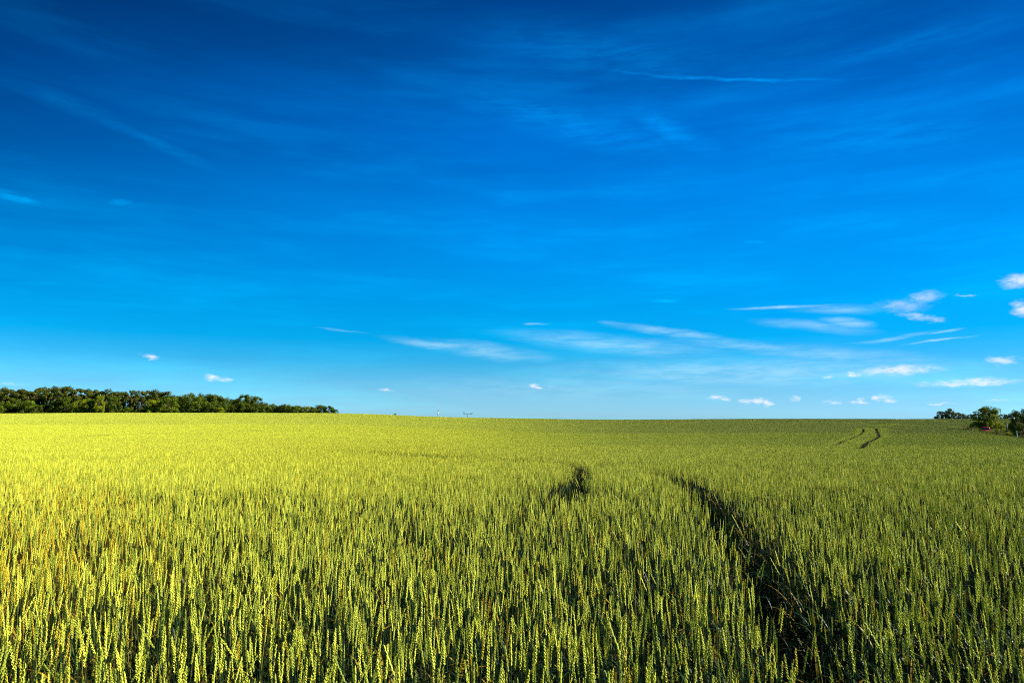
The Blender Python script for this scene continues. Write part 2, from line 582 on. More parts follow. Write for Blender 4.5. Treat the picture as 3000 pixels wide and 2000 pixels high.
# ------------------------------------------------------------------ wheat plants
def ear_into(mb, base, axis, side, L, n, wd, m=0, detail=2):
    """a beardless wheat ear: spikelets in two alternating ranks on a straight spine"""
    base, axis = Vector(base), Vector(axis).normalized()
    side = (Vector(side) - axis * Vector(side).dot(axis)).normalized()
    front = axis.cross(side)
    if detail >= 1:
        for k in range(n):
            t = (k + 0.5) / n
            s = 1 if k % 2 else -1
            f = 0.65 + 0.45 * sin(pi * min(1, t * 0.9 + 0.12))
            c = base + axis * (L * 0.93 * t - 0.002)
            g = (2.0 if detail >= 2 else 2.6) * L / n
            mb.grain(c + side * s * 0.0006, axis + side * s * 0.30, g, wd * 0.46 * f, side * s, m)
            if detail >= 2:
                q = 1 if (k // 2) % 2 else -1
                mb.grain(c + front * q * 0.0004, axis + side * s * 0.10 + front * q * 0.30, g * .9, wd * 0.36 * f, front * q, m)
        mb.grain(base + axis * L * .9, axis, 0.012, wd * 0.36, side, m)
    else:
        mb.grain(base, axis + side * .05, L * .62, wd, side, m)
        mb.grain(base + axis * L * .38, axis - side * .05, L * .62, wd * .95, front, m)


LEAVES = {}


def plant_parts(seed, detail=2, dry=False):
    """one wheat plant about 0.82 m tall: returns three shape collections (stem, ear, leaves) and stands at the origin"""
    r = random.Random(seed)
    st, ea, le = MB(), MB(), MB()
    H = 0.735
    la = r.uniform(0, 2 * pi)
    lean = abs(r.gauss(0, 0.025)) + (r.uniform(.1, .26) if r.random() < .10 else 0)
    P = []
    for k in range(6):
        t = k / 5
        P.append(Vector((cos(la) * lean * t * t, sin(la) * lean * t * t, H * t)))
    st.tube(P, [0.0021, 0.0021, 0.0020, 0.0018, 0.0016, 0.0013], 4 if detail > 1 else 3, cap=False)
    ax = (P[-1] - P[-2]).normalized()
    ax = (ax + Vector((cos(la), sin(la), 0)) * r.uniform(0, .12)).normalized()
    fa = r.uniform(0, 2 * pi)
    L = r.uniform(0.080, 0.112)
    ear_into(ea, P[-1] - ax * .002, ax, (cos(fa), sin(fa), 0), L, 18 if detail > 1 else 12, 0.0098 if detail > 1 else 0.0105, 0, detail)
    for k, hz in enumerate((0.56, 0.40) if detail > 1 else (0.54,)):
        hz *= r.uniform(.92, 1.05)
        a = r.uniform(0, 2 * pi)
        t = hz / H
        p0 = Vector((cos(la) * lean * t * t, sin(la) * lean * t * t, hz))
        Ln = r.uniform(0.14, 0.24)
        up = r.uniform(0.9, 1.35)
        droop = r.uniform(0.6, 2.6)
        o = Vector((cos(a), sin(a), 0))
        pts, wid = [p0], [0.005]
        nseg = 7 if detail > 1 else 3
        p = p0.copy()
        for q in range(nseg):
            e = up - droop * (q / nseg) ** 1.4
            p = p + (o * cos(e) + Vector((0, 0, sin(e)))) * (Ln / nseg)
            pts.append(p.copy())
            tq = (q + 1) / nseg
            wid.append(0.0100 * max(0.06, (1 - tq ** 2.2)) * (0.7 + .3 * min(1, tq * 4)))
        sd = Vector((-sin(a), cos(a), r.uniform(-.25, .25))).normalized()
        le.var = r.random()
        le.ribbon(pts, wid, sd)
        one = MB()
        one.var = le.var
        one.ribbon(pts, wid, sd)
        LEAVES.setdefault(seed, []).append(one)
    return st, ea, le


def join(parts, mats, name):
    V, Fc, M, A = [], [], [], []
    for i, p in enumerate(parts):
        b = len(V)
        V += p.V
        A += p.A
        Fc += [tuple(q + b for q in f) for f in p.F]
        M += [i] * len(p.F)
    return mesh_from(name, V, Fc, mats, M, A)


def hidden_col(name):
    return bpy.data.collections.new(name)     # kept out of the scene: only the source of the scattered field


src_near, src_mid, src_far, src_wide = (hidden_col(n) for n in ('wheat_near', 'wheat_mid', 'wheat_far', 'wheat_wide'))


def put_src(c, name, me):
    o = bpy.data.objects.new(name, me)
    c.objects.link(o)
    return o


NEAR = [plant_parts(100 + i, 2) for i in range(16)]
for i, p in enumerate(NEAR):
    put_src(src_near, 'wheat_plant', join(p, [M_stem, M_ear, M_leaf], 'wheat_plant'))


def clump(seed, n, rad, detail):
    r = random.Random(seed)
    V, Fc, M, A = [], [], [], []
    for j in range(n):
        parts = plant_parts(seed * 1000 + j, detail)
        a, q = r.uniform(0, 2 * pi), rad * sqrt(r.random())
        ox, oy = q * cos(a), q * sin(a)
        rz = r.uniform(0, 2 * pi)
        hs = r.gauss(1.0, 0.045)
        vv = r.random()
        cz, sz = cos(rz), sin(rz)
        for i, p in enumerate(parts):
            b = len(V)
            V += [(v[0] * cz - v[1] * sz + ox, v[0] * sz + v[1] * cz + oy, v[2] * hs) for v in p.V]
            A += [vv + (x if i == 2 else 0) for x in p.A]
            Fc += [tuple(k + b for k in f) for f in p.F]
            M += [i] * len(p.F)
    return mesh_from('wheat_clump', V, Fc, [M_stem, M_ear, M_leaf], M, A)


for i in range(10):
    put_src(src_mid, 'wheat_clump', clump(40 + i, 9, 0.16, 1))


def patch(seed, size, n, wmul, M_e=None):
    """a square of crop seen from far: ears with the upper end of stem and leaf"""
    r = random.Random(seed)
    mb = MB()
    mi = []
    for j in range(n):
        x, y = r.uniform(-.5, .5) * size, r.uniform(-.5, .5) * size
        h = CROP * r.gauss(1.0, 0.055) - .04
        a = r.uniform(0, 2 * pi)
        mb.var = r.random()
        ax = Vector((r.gauss(0, .12), r.gauss(0, .12), 1)).normalized()
        mb.grain(Vector((x, y, h - .07)), ax, 0.105, 0.0135 * wmul, (cos(a), sin(a), 0), 0)
        # stem and flag leaf as one narrow blade
        o = Vector((cos(a), sin(a), 0))
        mb.ribbon([(x, y, h - .50), (x, y, h - .06)], [0.006 * wmul, 0.004 * wmul], o.cross(Vector((0, 0, 1))), 1)
        p0 = Vector((x, y, h - .22))
        mb.ribbon([p0, p0 + o * .06 + Vector((0, 0, .08)), p0 + o * .15 + Vector((0, 0, .05))],
                  [0.008 * wmul, 0.010 * wmul, 0.003 * wmul], o.cross(Vector((0, 0, 1))), 2)
    return mb.mesh('wheat_patch', [M_e or M_far, M_stem, M_leaf])


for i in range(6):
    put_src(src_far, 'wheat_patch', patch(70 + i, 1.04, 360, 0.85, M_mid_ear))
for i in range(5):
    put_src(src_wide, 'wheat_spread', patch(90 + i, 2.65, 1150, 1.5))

# ---- tramlines: wheel tracks pressed into the crop, as polylines on the field
TRACKS_PX = [
    ([(2430, 2100), (2385, 1960), (2340, 1850), (2290, 1760), (2230, 1660)], 0.125),
    ([(2230, 1660), (2165, 1575), (2100, 1500), (2045, 1450), (1990, 1415), (1935, 1396)], 0.18),
    ([(1652, 1476), (1674, 1452), (1694, 1425), (1706, 1394)], 0.17),
    ([(1706, 1392), (1680, 1368), (1560, 1356)], 0.16),
    ([(1560, 1356), (1400, 1350), (1250, 1343), (1100, 1331), (960, 1322), (800, 1320)], 0.75),
    ([(1480, 1570), (1560, 1515), (1600, 1500), (1640, 1486)], 0.08),
    ([(2440, 1311), (2475, 1293), (2515, 1277), (2530, 1266), (2529, 1256)], 0.24),
    ([(2515, 1320), (2540, 1300), (2577, 1279), (2570, 1266), (2567, 1255)], 0.31),
    ([(2585, 1249), (2610, 1241)], 0.35),
    ([(2350, 1236), (2450, 1238), (2530, 1239)], 0.5),
    ([(2530, 1222), (2640, 1229), (2760, 1234)], 0.6),
    ([(2460, 1244), (2640, 1247), (2790, 1249), (2850, 1250)], 0.3),
    ([(-60, 1263), (55, 1261)], 1.1),
    ([(200, 1281), (240, 1282), (310, 1277)], 0.9),
    ([(430, 1270), (520, 1272), (640, 1275)], 0.45),
]
TRACKS = []
for px, hw in TRACKS_PX:
    TRACKS.append((np.array([on_crop(X, Y, -0.10) for X, Y in px]), hw))


def track_dist(x, y):
    """signed margin to the nearest wheel track (negative inside)"""
    best = np.full(x.shape, 99.0)
    for P, hw in TRACKS:
        for a, b in zip(P[:-1], P[1:]):
            ab = b - a
            L2 = (ab ** 2).sum()
            t = np.clip(((x - a[0]) * ab[0] + (y - a[1]) * ab[1]) / L2, 0, 1)
            d = np.hypot(x - a[0] - t * ab[0], y - a[1] - t * ab[1]) - hw
            best = np.minimum(best, d)
    return best


def hscale(x, y):
    s = 0.965 + 0.07 * vnoise(x * .9, y * .9, 3) + 0.08 * (vnoise(x * .16, y * .16, 8) - .5) + 0.07 * (vnoise(x * .05 + 3, y * .3, 12) - .5)
    return s


def zone_points(kind):
    """positions, rotations, heights of the scattered crop"""
    if kind == 0:
        n = int(400 * 22 * 10)
        x, y = rng.uniform(-11, 11, n), rng.uniform(-1.2, 8.8, n)
        keep = (np.abs(x) < 1.05 * np.maximum(y, 0) + 1.6) & (y < 8.0 + rng.uniform(-.8, .8, n)) & (np.hypot(x, y) > 0.55)
    elif kind == 1:
        n = int(46 * 92 * 37)
        x, y = rng.uniform(-46, 46, n), rng.uniform(7.2, 44.2, n)
        keep = (np.abs(x) < 1.0 * y + 2) & (y > 8.0 + rng.uniform(-.8, .8, n)) & (y < 42 + rng.uniform(-2, 2, n))
    elif kind == 2:
        gx, gy = np.meshgrid(np.arange(-140, 140, 1.0), np.arange(41, 133, 1.0))
        x, y = gx.ravel() + rng.uniform(-.1, .1, gx.size), gy.ravel() + rng.uniform(-.1, .1, gx.size)
        keep = (np.abs(x) < 1.0 * y + 3)
    else:
        gx, gy = np.meshgrid(np.arange(-330, 330, 2.5), np.arange(134, 330, 2.5))
        x, y = gx.ravel() + rng.uniform(-.2, .2, gx.size), gy.ravel() + rng.uniform(-.2, .2, gx.size)
        keep = (np.abs(x) < 0.95 * y + 3)
    x, y = x[keep], y[keep]
    keep = x < edge_x(y) - 0.4
    x, y = x[keep], y[keep]
    td = track_dist(x, y)
    extra = None
    if kind <= 1:
        k = td > (rng.uniform(-.08, .10, x.size) if kind == 0 else rng.uniform(.0, .16, x.size))
        # thin and bare spots
        thin = vnoise(x * 1.3 + 9, y * 1.3, 21)
        k &= (thin > 0.10) | (rng.random(x.size) < 0.45)
        x, y, td = x[k], y[k], td[k]
    else:
        lim = 0.75 if kind == 2 else 1.8
        near = td < lim
        if kind == 2:
            near |= rng.random(x.size) < np.clip((62 - y) / 20, 0, 1)
        cx, cy = x[near], y[near]
        x, y = x[~near], y[~near]
        # break the patches next to a track into single clumps
        m = 46 if kind == 2 else 180
        size = 1.0 if kind == 2 else 2.5
        ex = np.repeat(cx, m) + rng.uniform(-.5, .5, cx.size * m) * size
        ey = np.repeat(cy, m) + rng.uniform(-.5, .5, cx.size * m) * size
        k = track_dist(ex, ey) > rng.uniform(0, .16, ex.size)
        extra = (ex[k], ey[k])
    return x, y, extra


P_all = {k: zone_points(k) for k in range(4)}
midx = np.concatenate([P_all[1][0], P_all[2][2][0], P_all[3][2][0]])
midy = np.concatenate([P_all[1][1], P_all[2][2][1], P_all[3][2][1]])

# the 300 nearest plants in view are made as objects of their own
nxp, nyp = P_all[0][0], P_all[0][1]
tz = ground_z(nxp, nyp) + 0.74 - EYE
fwd = nyp * cos(PITCH) + tz * sin(PITCH)
upp = tz * cos(PITCH) - nyp * sin(PITCH)
sx = 1500 + F * nxp / np.maximum(fwd, .01)
sy = 1000 - F * upp / np.maximum(fwd, .01)
dist = np.hypot(np.hypot(nxp, nyp), tz)
vis = (sx > 20) & (sx < 2980) & (sy < 1975) & (sy > 1200) & (fwd > .3)
order = np.argsort(np.where(vis, dist, 1e9))
solo = order[:300]
mask = np.ones(nxp.size, bool)
mask[solo] = False
solo_xy = [(float(nxp[i]), float(nyp[i])) for i in solo]

pts = [(nxp[mask], nyp[mask], 0), (midx, midy, 1), (P_all[2][0], P_all[2][1], 2), (P_all[3][0], P_all[3][1], 3)]
X = np.concatenate([p[0] for p in pts])
Y = np.concatenate([p[1] for p in pts])
Z = ground_z(X, Y)
Zo = np.concatenate([np.full(p[0].size, p[2]) for p in pts])
N = X.size
print('wheat points', [p[0].size for p in pts], N)
e = 0.5
gx = (ground_z(X + e, Y) - ground_z(X - e, Y)) / (2 * e)
gy = (ground_z(X, Y + e) - ground_z(X, Y - e)) / (2 * e)
rot = np.zeros((N, 3))
ang = rng.uniform(0, 2 * pi, N)
big = Zo >= 2
ang[big] = rng.integers(0, 4, big.sum()) * (pi / 2)
rot[:, 2] = ang
lx = gx * np.cos(ang) + gy * np.sin(ang)
ly = -gx * np.sin(ang) + gy * np.cos(ang)
rot[:, 0] = np.where(big, np.arctan(ly), rng.normal(0, .045, N))
rot[:, 1] = np.where(big, -np.arctan(lx), rng.normal(0, .045, N))
hs = hscale(X, Y)
nearm = Zo == 0
hs[nearm] *= rng.normal(1.0, 0.065, nearm.sum())
# some younger, lower tillers
low = nearm & (rng.random(N) < 0.14)
hs[low] *= rng.uniform(.72, .9, low.sum())
hs[Zo == 1] *= rng.normal(1.0, 0.025, (Zo == 1).sum())
scl = np.stack([np.where(nearm, rng.uniform(.92, 1.15, N), 1.0), np.where(nearm, rng.uniform(.92, 1.15, N), 1.0), hs], 1)

fm = bpy.data.meshes.new('wheat_field')
fm.vertices.add(N)
fm.vertices.foreach_set('co', np.stack([X, Y, Z], 1).astype(np.float32).ravel())
for nme, ty, key, arr in (('zone', 'INT', 'value', Zo.astype(np.int32)), ('pick', 'INT', 'value', rng.integers(0, 9999, N).astype(np.int32)),
                          ('turn', 'FLOAT_VECTOR', 'vector', rot.astype(np.float32).ravel()),
                          ('size', 'FLOAT_VECTOR', 'vector', scl.astype(np.float32).ravel())):
    at = fm.attributes.new(nme, ty, 'POINT')
    at.data.foreach_set(key, arr)
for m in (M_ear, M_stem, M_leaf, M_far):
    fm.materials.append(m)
field = link('wheat_field', fm)
tag(field, 'dense green and yellow wheat crop covering the whole field out to the horizon', 'wheat', kind='stuff')


def scatter_group(name, cols):
    ng = bpy.data.node_groups.new(name, 'GeometryNodeTree')
    ng.interface.new_socket('Geometry', in_out='INPUT', socket_type='NodeSocketGeometry')
    ng.interface.new_socket('Geometry', in_out='OUTPUT', socket_type='NodeSocketGeometry')
    gi, go = ng.nodes.new('NodeGroupInput'), ng.nodes.new('NodeGroupOutput')
    jn = ng.nodes.new('GeometryNodeJoinGeometry')

    def attr(nm, ty):
        a = ng.nodes.new('GeometryNodeInputNamedAttribute')
        a.data_type = ty
        a.inputs[0].default_value = nm
        return a.outputs['Attribute']
    zn, pk, tn, sz = attr('zone', 'INT'), attr('pick', 'INT'), attr('turn', 'FLOAT_VECTOR'), attr('size', 'FLOAT_VECTOR')
    for k, c in enumerate(cols):
        cmpn = ng.nodes.new('FunctionNodeCompare')
        cmpn.data_type = 'INT'
        cmpn.operation = 'EQUAL'
        ng.links.new(zn, cmpn.inputs[2])
        cmpn.inputs[3].default_value = k
        ci = ng.nodes.new('GeometryNodeCollectionInfo')
        ci.inputs[0].default_value = c
        ci.inputs[1].default_value = True
        ci.inputs[2].default_value = True
        ip = ng.nodes.new('GeometryNodeInstanceOnPoints')
        ng.links.new(gi.outputs[0], ip.inputs['Points'])
        ng.links.new(cmpn.outputs[0], ip.inputs['Selection'])
        ng.links.new(ci.outputs[0], ip.inputs['Instance'])
        ip.inputs['Pick Instance'].default_value = True
        ng.links.new(pk, ip.inputs['Instance Index'])
        ng.links.new(tn, ip.inputs['Rotation'])
        ng.links.new(sz, ip.inputs['Scale'])
        ng.links.new(ip.outputs[0], jn.inputs[0])
    ng.links.new(jn.outputs[0], go.inputs[0])
    return ng


md = field.modifiers.new('crop', 'NODES')
md.node_group = scatter_group('crop', [src_near, src_mid, src_far, src_wide])

# ---- the nearest plants, one object each
LABEL_SOLO = 'green wheat plant with pale yellow ear in the nearest strip of the crop'
GROUP_SOLO = 'wheat plants standing nearest along the bottom of the view'
protos = []
for i, (st, ea, le) in enumerate(NEAR[:12]):
    protos.append([('stem', st.mesh('stem', [M_stem])), ('ear', ea.mesh('ear', [M_ear]))] + [('leaf', q.mesh('leaf', [M_leaf])) for q in LEAVES[100 + i]])
for j, (x, y) in enumerate(solo_xy):
    t = empty('wheat_plant', (x, y, float(ground_z(x, y))), rng.uniform(0, 2 * pi))
    t.rotation_euler[0], t.rotation_euler[1] = rng.normal(0, .05), rng.normal(0, .05)
    s = float(hscale(x, y)) * float(rng.normal(1, .04))
    t.scale = (1.05, 1.05, s)
    tag(t, LABEL_SOLO, 'wheat', GROUP_SOLO)
    pm = protos[int(rng.integers(0, 12))]
    for nm, me in pm:
        o = bpy.data.objects.new(nm, me)
        COL.objects.link(o)
        o.parent = t


# ------------------------------------------------------------------ trees
def leaf_mat(name, c0, c1, transl=0.2):
    m, nt, out = material(name)
    at = nt.add('ShaderNodeAttribute', attribute_name='var')
    c = nt.mix(at.outputs['Fac'], c0, c1)
    b = nt.add('ShaderNodeBsdfPrincipled')
    b.inputs['Roughness'].default_value = 0.6
    b.inputs['Specular IOR Level'].default_value = 0.06
    nt.l.new(c, b.inputs['Base Color'])
    tr = nt.add('ShaderNodeBsdfTranslucent')
    nt.l.new(c, tr.inputs[0])
    mx = nt.add('ShaderNodeMixShader')
    mx.inputs[0].default_value = transl
    nt.l.new(b.outputs[0], mx.inputs[1])
    nt.l.new(tr.outputs[0], mx.inputs[2])
    nt.l.new(mx.outputs[0], out.inputs[0])
    return m


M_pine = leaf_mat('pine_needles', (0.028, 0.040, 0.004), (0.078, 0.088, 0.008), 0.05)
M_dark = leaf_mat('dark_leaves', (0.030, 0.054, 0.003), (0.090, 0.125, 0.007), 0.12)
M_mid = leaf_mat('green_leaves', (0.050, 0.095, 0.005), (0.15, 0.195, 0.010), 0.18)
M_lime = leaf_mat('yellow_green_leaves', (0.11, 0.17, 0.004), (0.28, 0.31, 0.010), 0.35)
M_weed = leaf_mat('dry_grass', (0.048, 0.044, 0.006), (0.125, 0.098, 0.013), 0.2)
M_bark = simple('bark', (0.075, 0.050, 0.032), 0.9, var=0.4, scale=6, bump=0.4)
M_pbark = simple('pine_bark', (0.10, 0.06, 0.035), 0.9, var=0.4, scale=5, bump=0.4)


def leaf_clump(mb, c, rad, n, size, r, flat=0.75):
    """leaf-sized faces spread through a small volume"""
    n, size = int(n * 1.6), size * .78
    for _ in range(n):
        d = Vector((r.gauss(0, 1), r.gauss(0, 1), r.gauss(0, 1)))
        d.normalize()
        q = rad * (0.45 + 0.55 * r.random() ** .5) * r.uniform(.75, 1.12)
        p = Vector(c) + Vector((d.x * q, d.y * q, d.z * q * flat))
        nrm = (d + Vector((r.gauss(0, .5), r.gauss(0, .5), r.gauss(.25, .5)))).normalized()
        a = nrm.orthogonal().normalized()
        b = nrm.cross(a)
        th = r.uniform(0, 2 * pi)
        a, b = a * cos(th) + b * sin(th), b * cos(th) - a * sin(th)
        s = size * r.uniform(.6, 1.3)
        mb.var = min(1, max(0, r.gauss(.5, .28)))
        mb.raw([p - a * s * .6, p - b * s * .35, p + a * s * .7, p + b * s * .35], [(0, 1, 2, 3)])


def make_tree(seed, kind):
    """unit tree: 1 m high and about 1 m wide; returns trunk and crown meshes"""
    r = random.Random(seed)
    tk, cr = MB(), MB()
    if kind == 'pine':
        bend = (r.uniform(-.04, .04), r.uniform(-.04, .04))
        pts = [(bend[0] * t, bend[1] * t, t * .93) for t in (0, .25, .5, .75, 1)]
        tk.tube(pts, [.022, .019, .015, .010, .004], 7)
        for k in range(26):
            h = r.uniform(.12, .96) if k % 3 else r.uniform(.6, .97)
            a = r.uniform(0, 2 * pi)
            rad = (.20 + .24 * sin(pi * min(1, (1.0 - h) * 1.5 + .12))) * r.uniform(.35, 1.1)
            q = Vector((cos(a) * rad, sin(a) * rad, h))
            tk.tube([(bend[0] * h, bend[1] * h, h - .05), tuple(q * .6 + Vector((0, 0, h * .38))), tuple(q)], [.007, .005, .002], 4)
            leaf_clump(cr, q, r.uniform(.09, .15), 95, .050, r, .62)
        for k in range(4):
            a = r.uniform(0, 2 * pi)
            leaf_clump(cr, (bend[0] + .12 * cos(a), bend[1] + .12 * sin(a), r.uniform(.88, .97)), .09, 90, .040, r, .6)
    elif kind == 'round':
        tk.tube([(0, 0, 0), (.01, 0, .2), (.0, .01, .45), (.02, 0, .75)], [.035, .028, .02, .006], 7)
        for k in range(40):
            a = r.uniform(0, 2 * pi)
            h = r.uniform(.08, .92)
            env = sqrt(max(0.02, 1 - ((h - .50) / .50) ** 2)) * .42
            rad = env * r.uniform(.35, 1.0)
            q = Vector((cos(a) * rad, sin(a) * rad, h))
            tk.tube([(0, 0, max(.12, h - .22)), tuple(q * .55 + Vector((0, 0, h * .42))), tuple(q)], [.010, .007, .002], 4)
            leaf_clump(cr, q, r.uniform(.10, .16), 90, .050, r, .85)
    elif kind == 'ragged':
        for k in range(3):
            a = k * 2.1 + r.random()
            tk.tube([(0, 0, 0), (.05 * cos(a), .05 * sin(a), .25), (.16 * cos(a), .16 * sin(a), .60), (.2 * cos(a), .2 * sin(a), .85)],
                    [.028, .022, .012, .004], 6)
        for k in range(46):
            a = r.uniform(0, 2 * pi)
            h = r.uniform(.08, .95)
            env = (.22 + .26 * sin(pi * min(1, h * .9 + .12)))
            rad = env * r.uniform(.3, 1.1)
            q = Vector((cos(a) * rad, sin(a) * rad, h))
            tk.tube([(q.x * .25, q.y * .25, max(.08, h - .25)), tuple(q * .6 + Vector((0, 0, h * .36))), tuple(q)], [.009, .006, .002], 4)
            leaf_clump(cr, q, r.uniform(.08, .13), 80, .046, r, .85)
    else:   # bush
        for k in range(6):
            a = k * 1.05
            tk.tube([(0, 0, 0), (.15 * cos(a), .15 * sin(a), .35), (.3 * cos(a), .3 * sin(a), .7)], [.02, .014, .005], 5)
        for k in range(20):
            a = r.uniform(0, 2 * pi)
            h = r.uniform(.12, .85)
            rad = sqrt(max(0.05, 1 - (h / 1.0) ** 2)) * .5 * r.uniform(.3, 1)
            leaf_clump(cr, (cos(a) * rad, sin(a) * rad, h), r.uniform(.12, .18), 100, .055, r, .85)
    return tk, cr


TREE_MESH = {}


def tree_meshes(kind, var, mat, barkm):
    key = (kind, var, mat.name)
    if key not in TREE_MESH:
        tk, cr = make_tree(hash((kind == 'pine', kind == 'round', kind == 'ragged', var)) % 1000 + var, kind)
        TREE_MESH[key] = (tk.mesh('trunk', [barkm], True), cr.mesh('crown', [mat]))
    return TREE_MESH[key]


def place_tree(name, X, Ytop, depth, hw, kind, var, mat, label, cat='tree', group=None, sink=0.0):
    """tree whose crown spans hw photograph pixels to either side of X with its top at Ytop, standing at the given depth"""
    d = ray(X, Ytop)
    d = d * (depth / d.y)
    gz = float(ground_z(d.x, depth)) - sink
    h = max(0.5, EYE + d.z - gz)
    wd = 2 * hw / F * depth * sqrt(1 + 0) / 0.92
    tm, cm = tree_meshes(kind, var, mat, M_pbark if kind == 'pine' else M_bark)
    t = empty(name, (d.x, depth, gz), random.uniform(0, 6.28))
    t.scale = (wd, wd, h)
    tag(t, label, cat, group)
    for nm, me in (('trunk' if kind != 'bush' else 'stems', tm), ('crown' if kind != 'bush' else 'foliage', cm)):
        o = bpy.data.objects.new(nm, me)
        COL.objects.link(o)
        o.parent = t
    return t


ORD = ['first', 'second', 'third', 'fourth', 'fifth', 'sixth', 'seventh', 'eighth', 'ninth', 'tenth', 'eleventh', 'twelfth',
       'thirteenth', 'fourteenth', 'fifteenth', 'sixteenth', 'seventeenth', 'eighteenth', 'nineteenth', 'twentieth', 'twenty-first',
       'twenty-second', 'twenty-third', 'twenty-fourth']
backrow = [(4, 1140, 24), (22, 1143, 24), (57, 1143, 27), (85, 1145, 22), (110, 1141, 22), (127, 1138, 22), (150, 1137, 24), (184, 1134, 22),
           (206, 1138, 24), (232, 1140, 21), (256, 1144, 22), (292, 1142, 26), (323, 1149, 22), (357, 1151, 17), (388, 1145, 16),
           (412, 1150, 18), (438, 1144, 26), (468, 1149, 24)]
for i, (X_, Y_, hw) in enumerate(backrow):
    place_tree('pine_tree', X_, Y_ - 2, 300 + (i * 37 % 11) * 1.6, hw * 1.32, 'pine', i % 5, M_pine,
               'tall dark pine at the back of the left wood, %s crown from its left end' % ORD[i], 'tree', 'pines of the wood')
broad = [(498, 1157, 22), (530, 1160, 20), (556, 1152, 26), (602, 1154, 26), (630, 1156, 24), (655, 1165, 18), (690, 1168, 18), (714, 1158, 20),
         (735, 1161, 16), (750, 1163, 17), (772, 1178, 18)]
for i, (X_, Y_, hw) in enumerate(broad):
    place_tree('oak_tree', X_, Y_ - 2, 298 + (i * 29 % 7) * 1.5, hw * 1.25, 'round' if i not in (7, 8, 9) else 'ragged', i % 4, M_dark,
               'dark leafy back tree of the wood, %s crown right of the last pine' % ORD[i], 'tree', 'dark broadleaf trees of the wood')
for i in range(34):
    X_ = -30 + i * 29 + random.uniform(-8, 8)
    Yt = float(np.interp(X_, [0, 250, 460, 700, 780, 960], [1149, 1152, 1156, 1170, 1184, 1195]))
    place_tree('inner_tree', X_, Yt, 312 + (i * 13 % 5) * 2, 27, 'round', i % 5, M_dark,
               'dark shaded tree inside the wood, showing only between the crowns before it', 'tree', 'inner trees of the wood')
front = [(-6, 1172, 20, 'd', 'dark green tree cut by the left edge of the photo at the wood front'),
         (15, 1176, 15, 'l', 'small yellow-green tree at the wood front beside the left edge of the photo'),
         (45, 1165, 28, 'd', 'broad dark green tree at the wood front near its left end'),
         (88, 1172, 17, 'm', 'green tree with lit yellow-green top, right of the broad dark tree at the wood front'),
         (112, 1186, 13, 'd', 'low dark bushy tree at the wood front below a reddish pine trunk'),
         (166, 1177, 20, 'd', 'low dark green tree at the wood front left of the yellow-green pair'),
         (192, 1164, 24, 'd', 'wide dark olive tree at the wood front left of the yellow-green pair'),
         (240, 1169, 20, 'l', 'bright yellow-green round tree, left one of the lit pair at the wood front'),
         (270, 1169, 15, 'm', 'mid green round tree, right one of the lit pair at the wood front'),
         (294, 1157, 13, 'l', 'narrow tree with a bright yellow-green tip at the wood front'),
         (333, 1160, 22, 'd', 'tall dark green tree at the wood front right of the narrow lit tree'),
         (376, 1193, 18, 'm', 'low olive bushy tree at the wood front under a pale pine trunk'),
         (420, 1186, 14, 'm', 'small green tree at the wood front left of the biggest lit crown'),
         (452, 1171, 27, 'l', 'biggest bright green rounded crown at the front of the wood'),
         (497, 1165, 26, 'm', 'tall light green tree right of the biggest lit crown at the wood front'),
         (552, 1187, 20, 'm', 'low green tree at the wood front below the olive crown'),
         (583, 1162, 19, 'm', 'olive green tree with a rounded top in the middle of the wood'),
         (622, 1176, 22, 'd', 'dark green tree between the olive crown and the small lit tree'),
         (646, 1194, 13, 'l', 'smallest bright yellow-green tree at the foot of the wood front'),
         (667, 1184, 13, 'm', 'small green tree right of the smallest yellow-green tree'),
         (712, 1180, 26, 'd', 'dense dark tree below the two-topped crown of the wood'),
         (752, 1182, 22, 'd', 'dark rounded tree below the right shoulder of the two-topped crown'),
         (797, 1183, 19, 'm', 'first tree of the low even row that ends the wood'),
         (816, 1188, 14, 'd', 'second tree of the low even row that ends the wood'),
         (838, 1184, 17, 'd', 'third tree of the low even row that ends the wood'),
         (870, 1188, 18, 'm', 'yellowish fourth tree of the low even row that ends the wood'),
         (899, 1190, 15, 'l', 'lit yellowish fifth tree of the low even row that ends the wood'),
         (916, 1191, 12, 'd', 'narrow dark tree left of the last two trees of the wood'),
         (938, 1186, 18, 'd', 'dark rounded tree, last but one at the right end of the wood'),
         (962, 1189, 17, 'd', 'last full tree at the right end of the wood'),
         (981, 1199, 10, 'd', 'low dark bush tapering off the right end of the wood')]
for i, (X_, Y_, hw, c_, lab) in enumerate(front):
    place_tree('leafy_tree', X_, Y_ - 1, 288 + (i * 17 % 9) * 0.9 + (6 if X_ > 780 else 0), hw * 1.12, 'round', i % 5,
               {'d': M_dark, 'm': M_mid, 'l': M_lime}[c_], lab, 'tree', None)

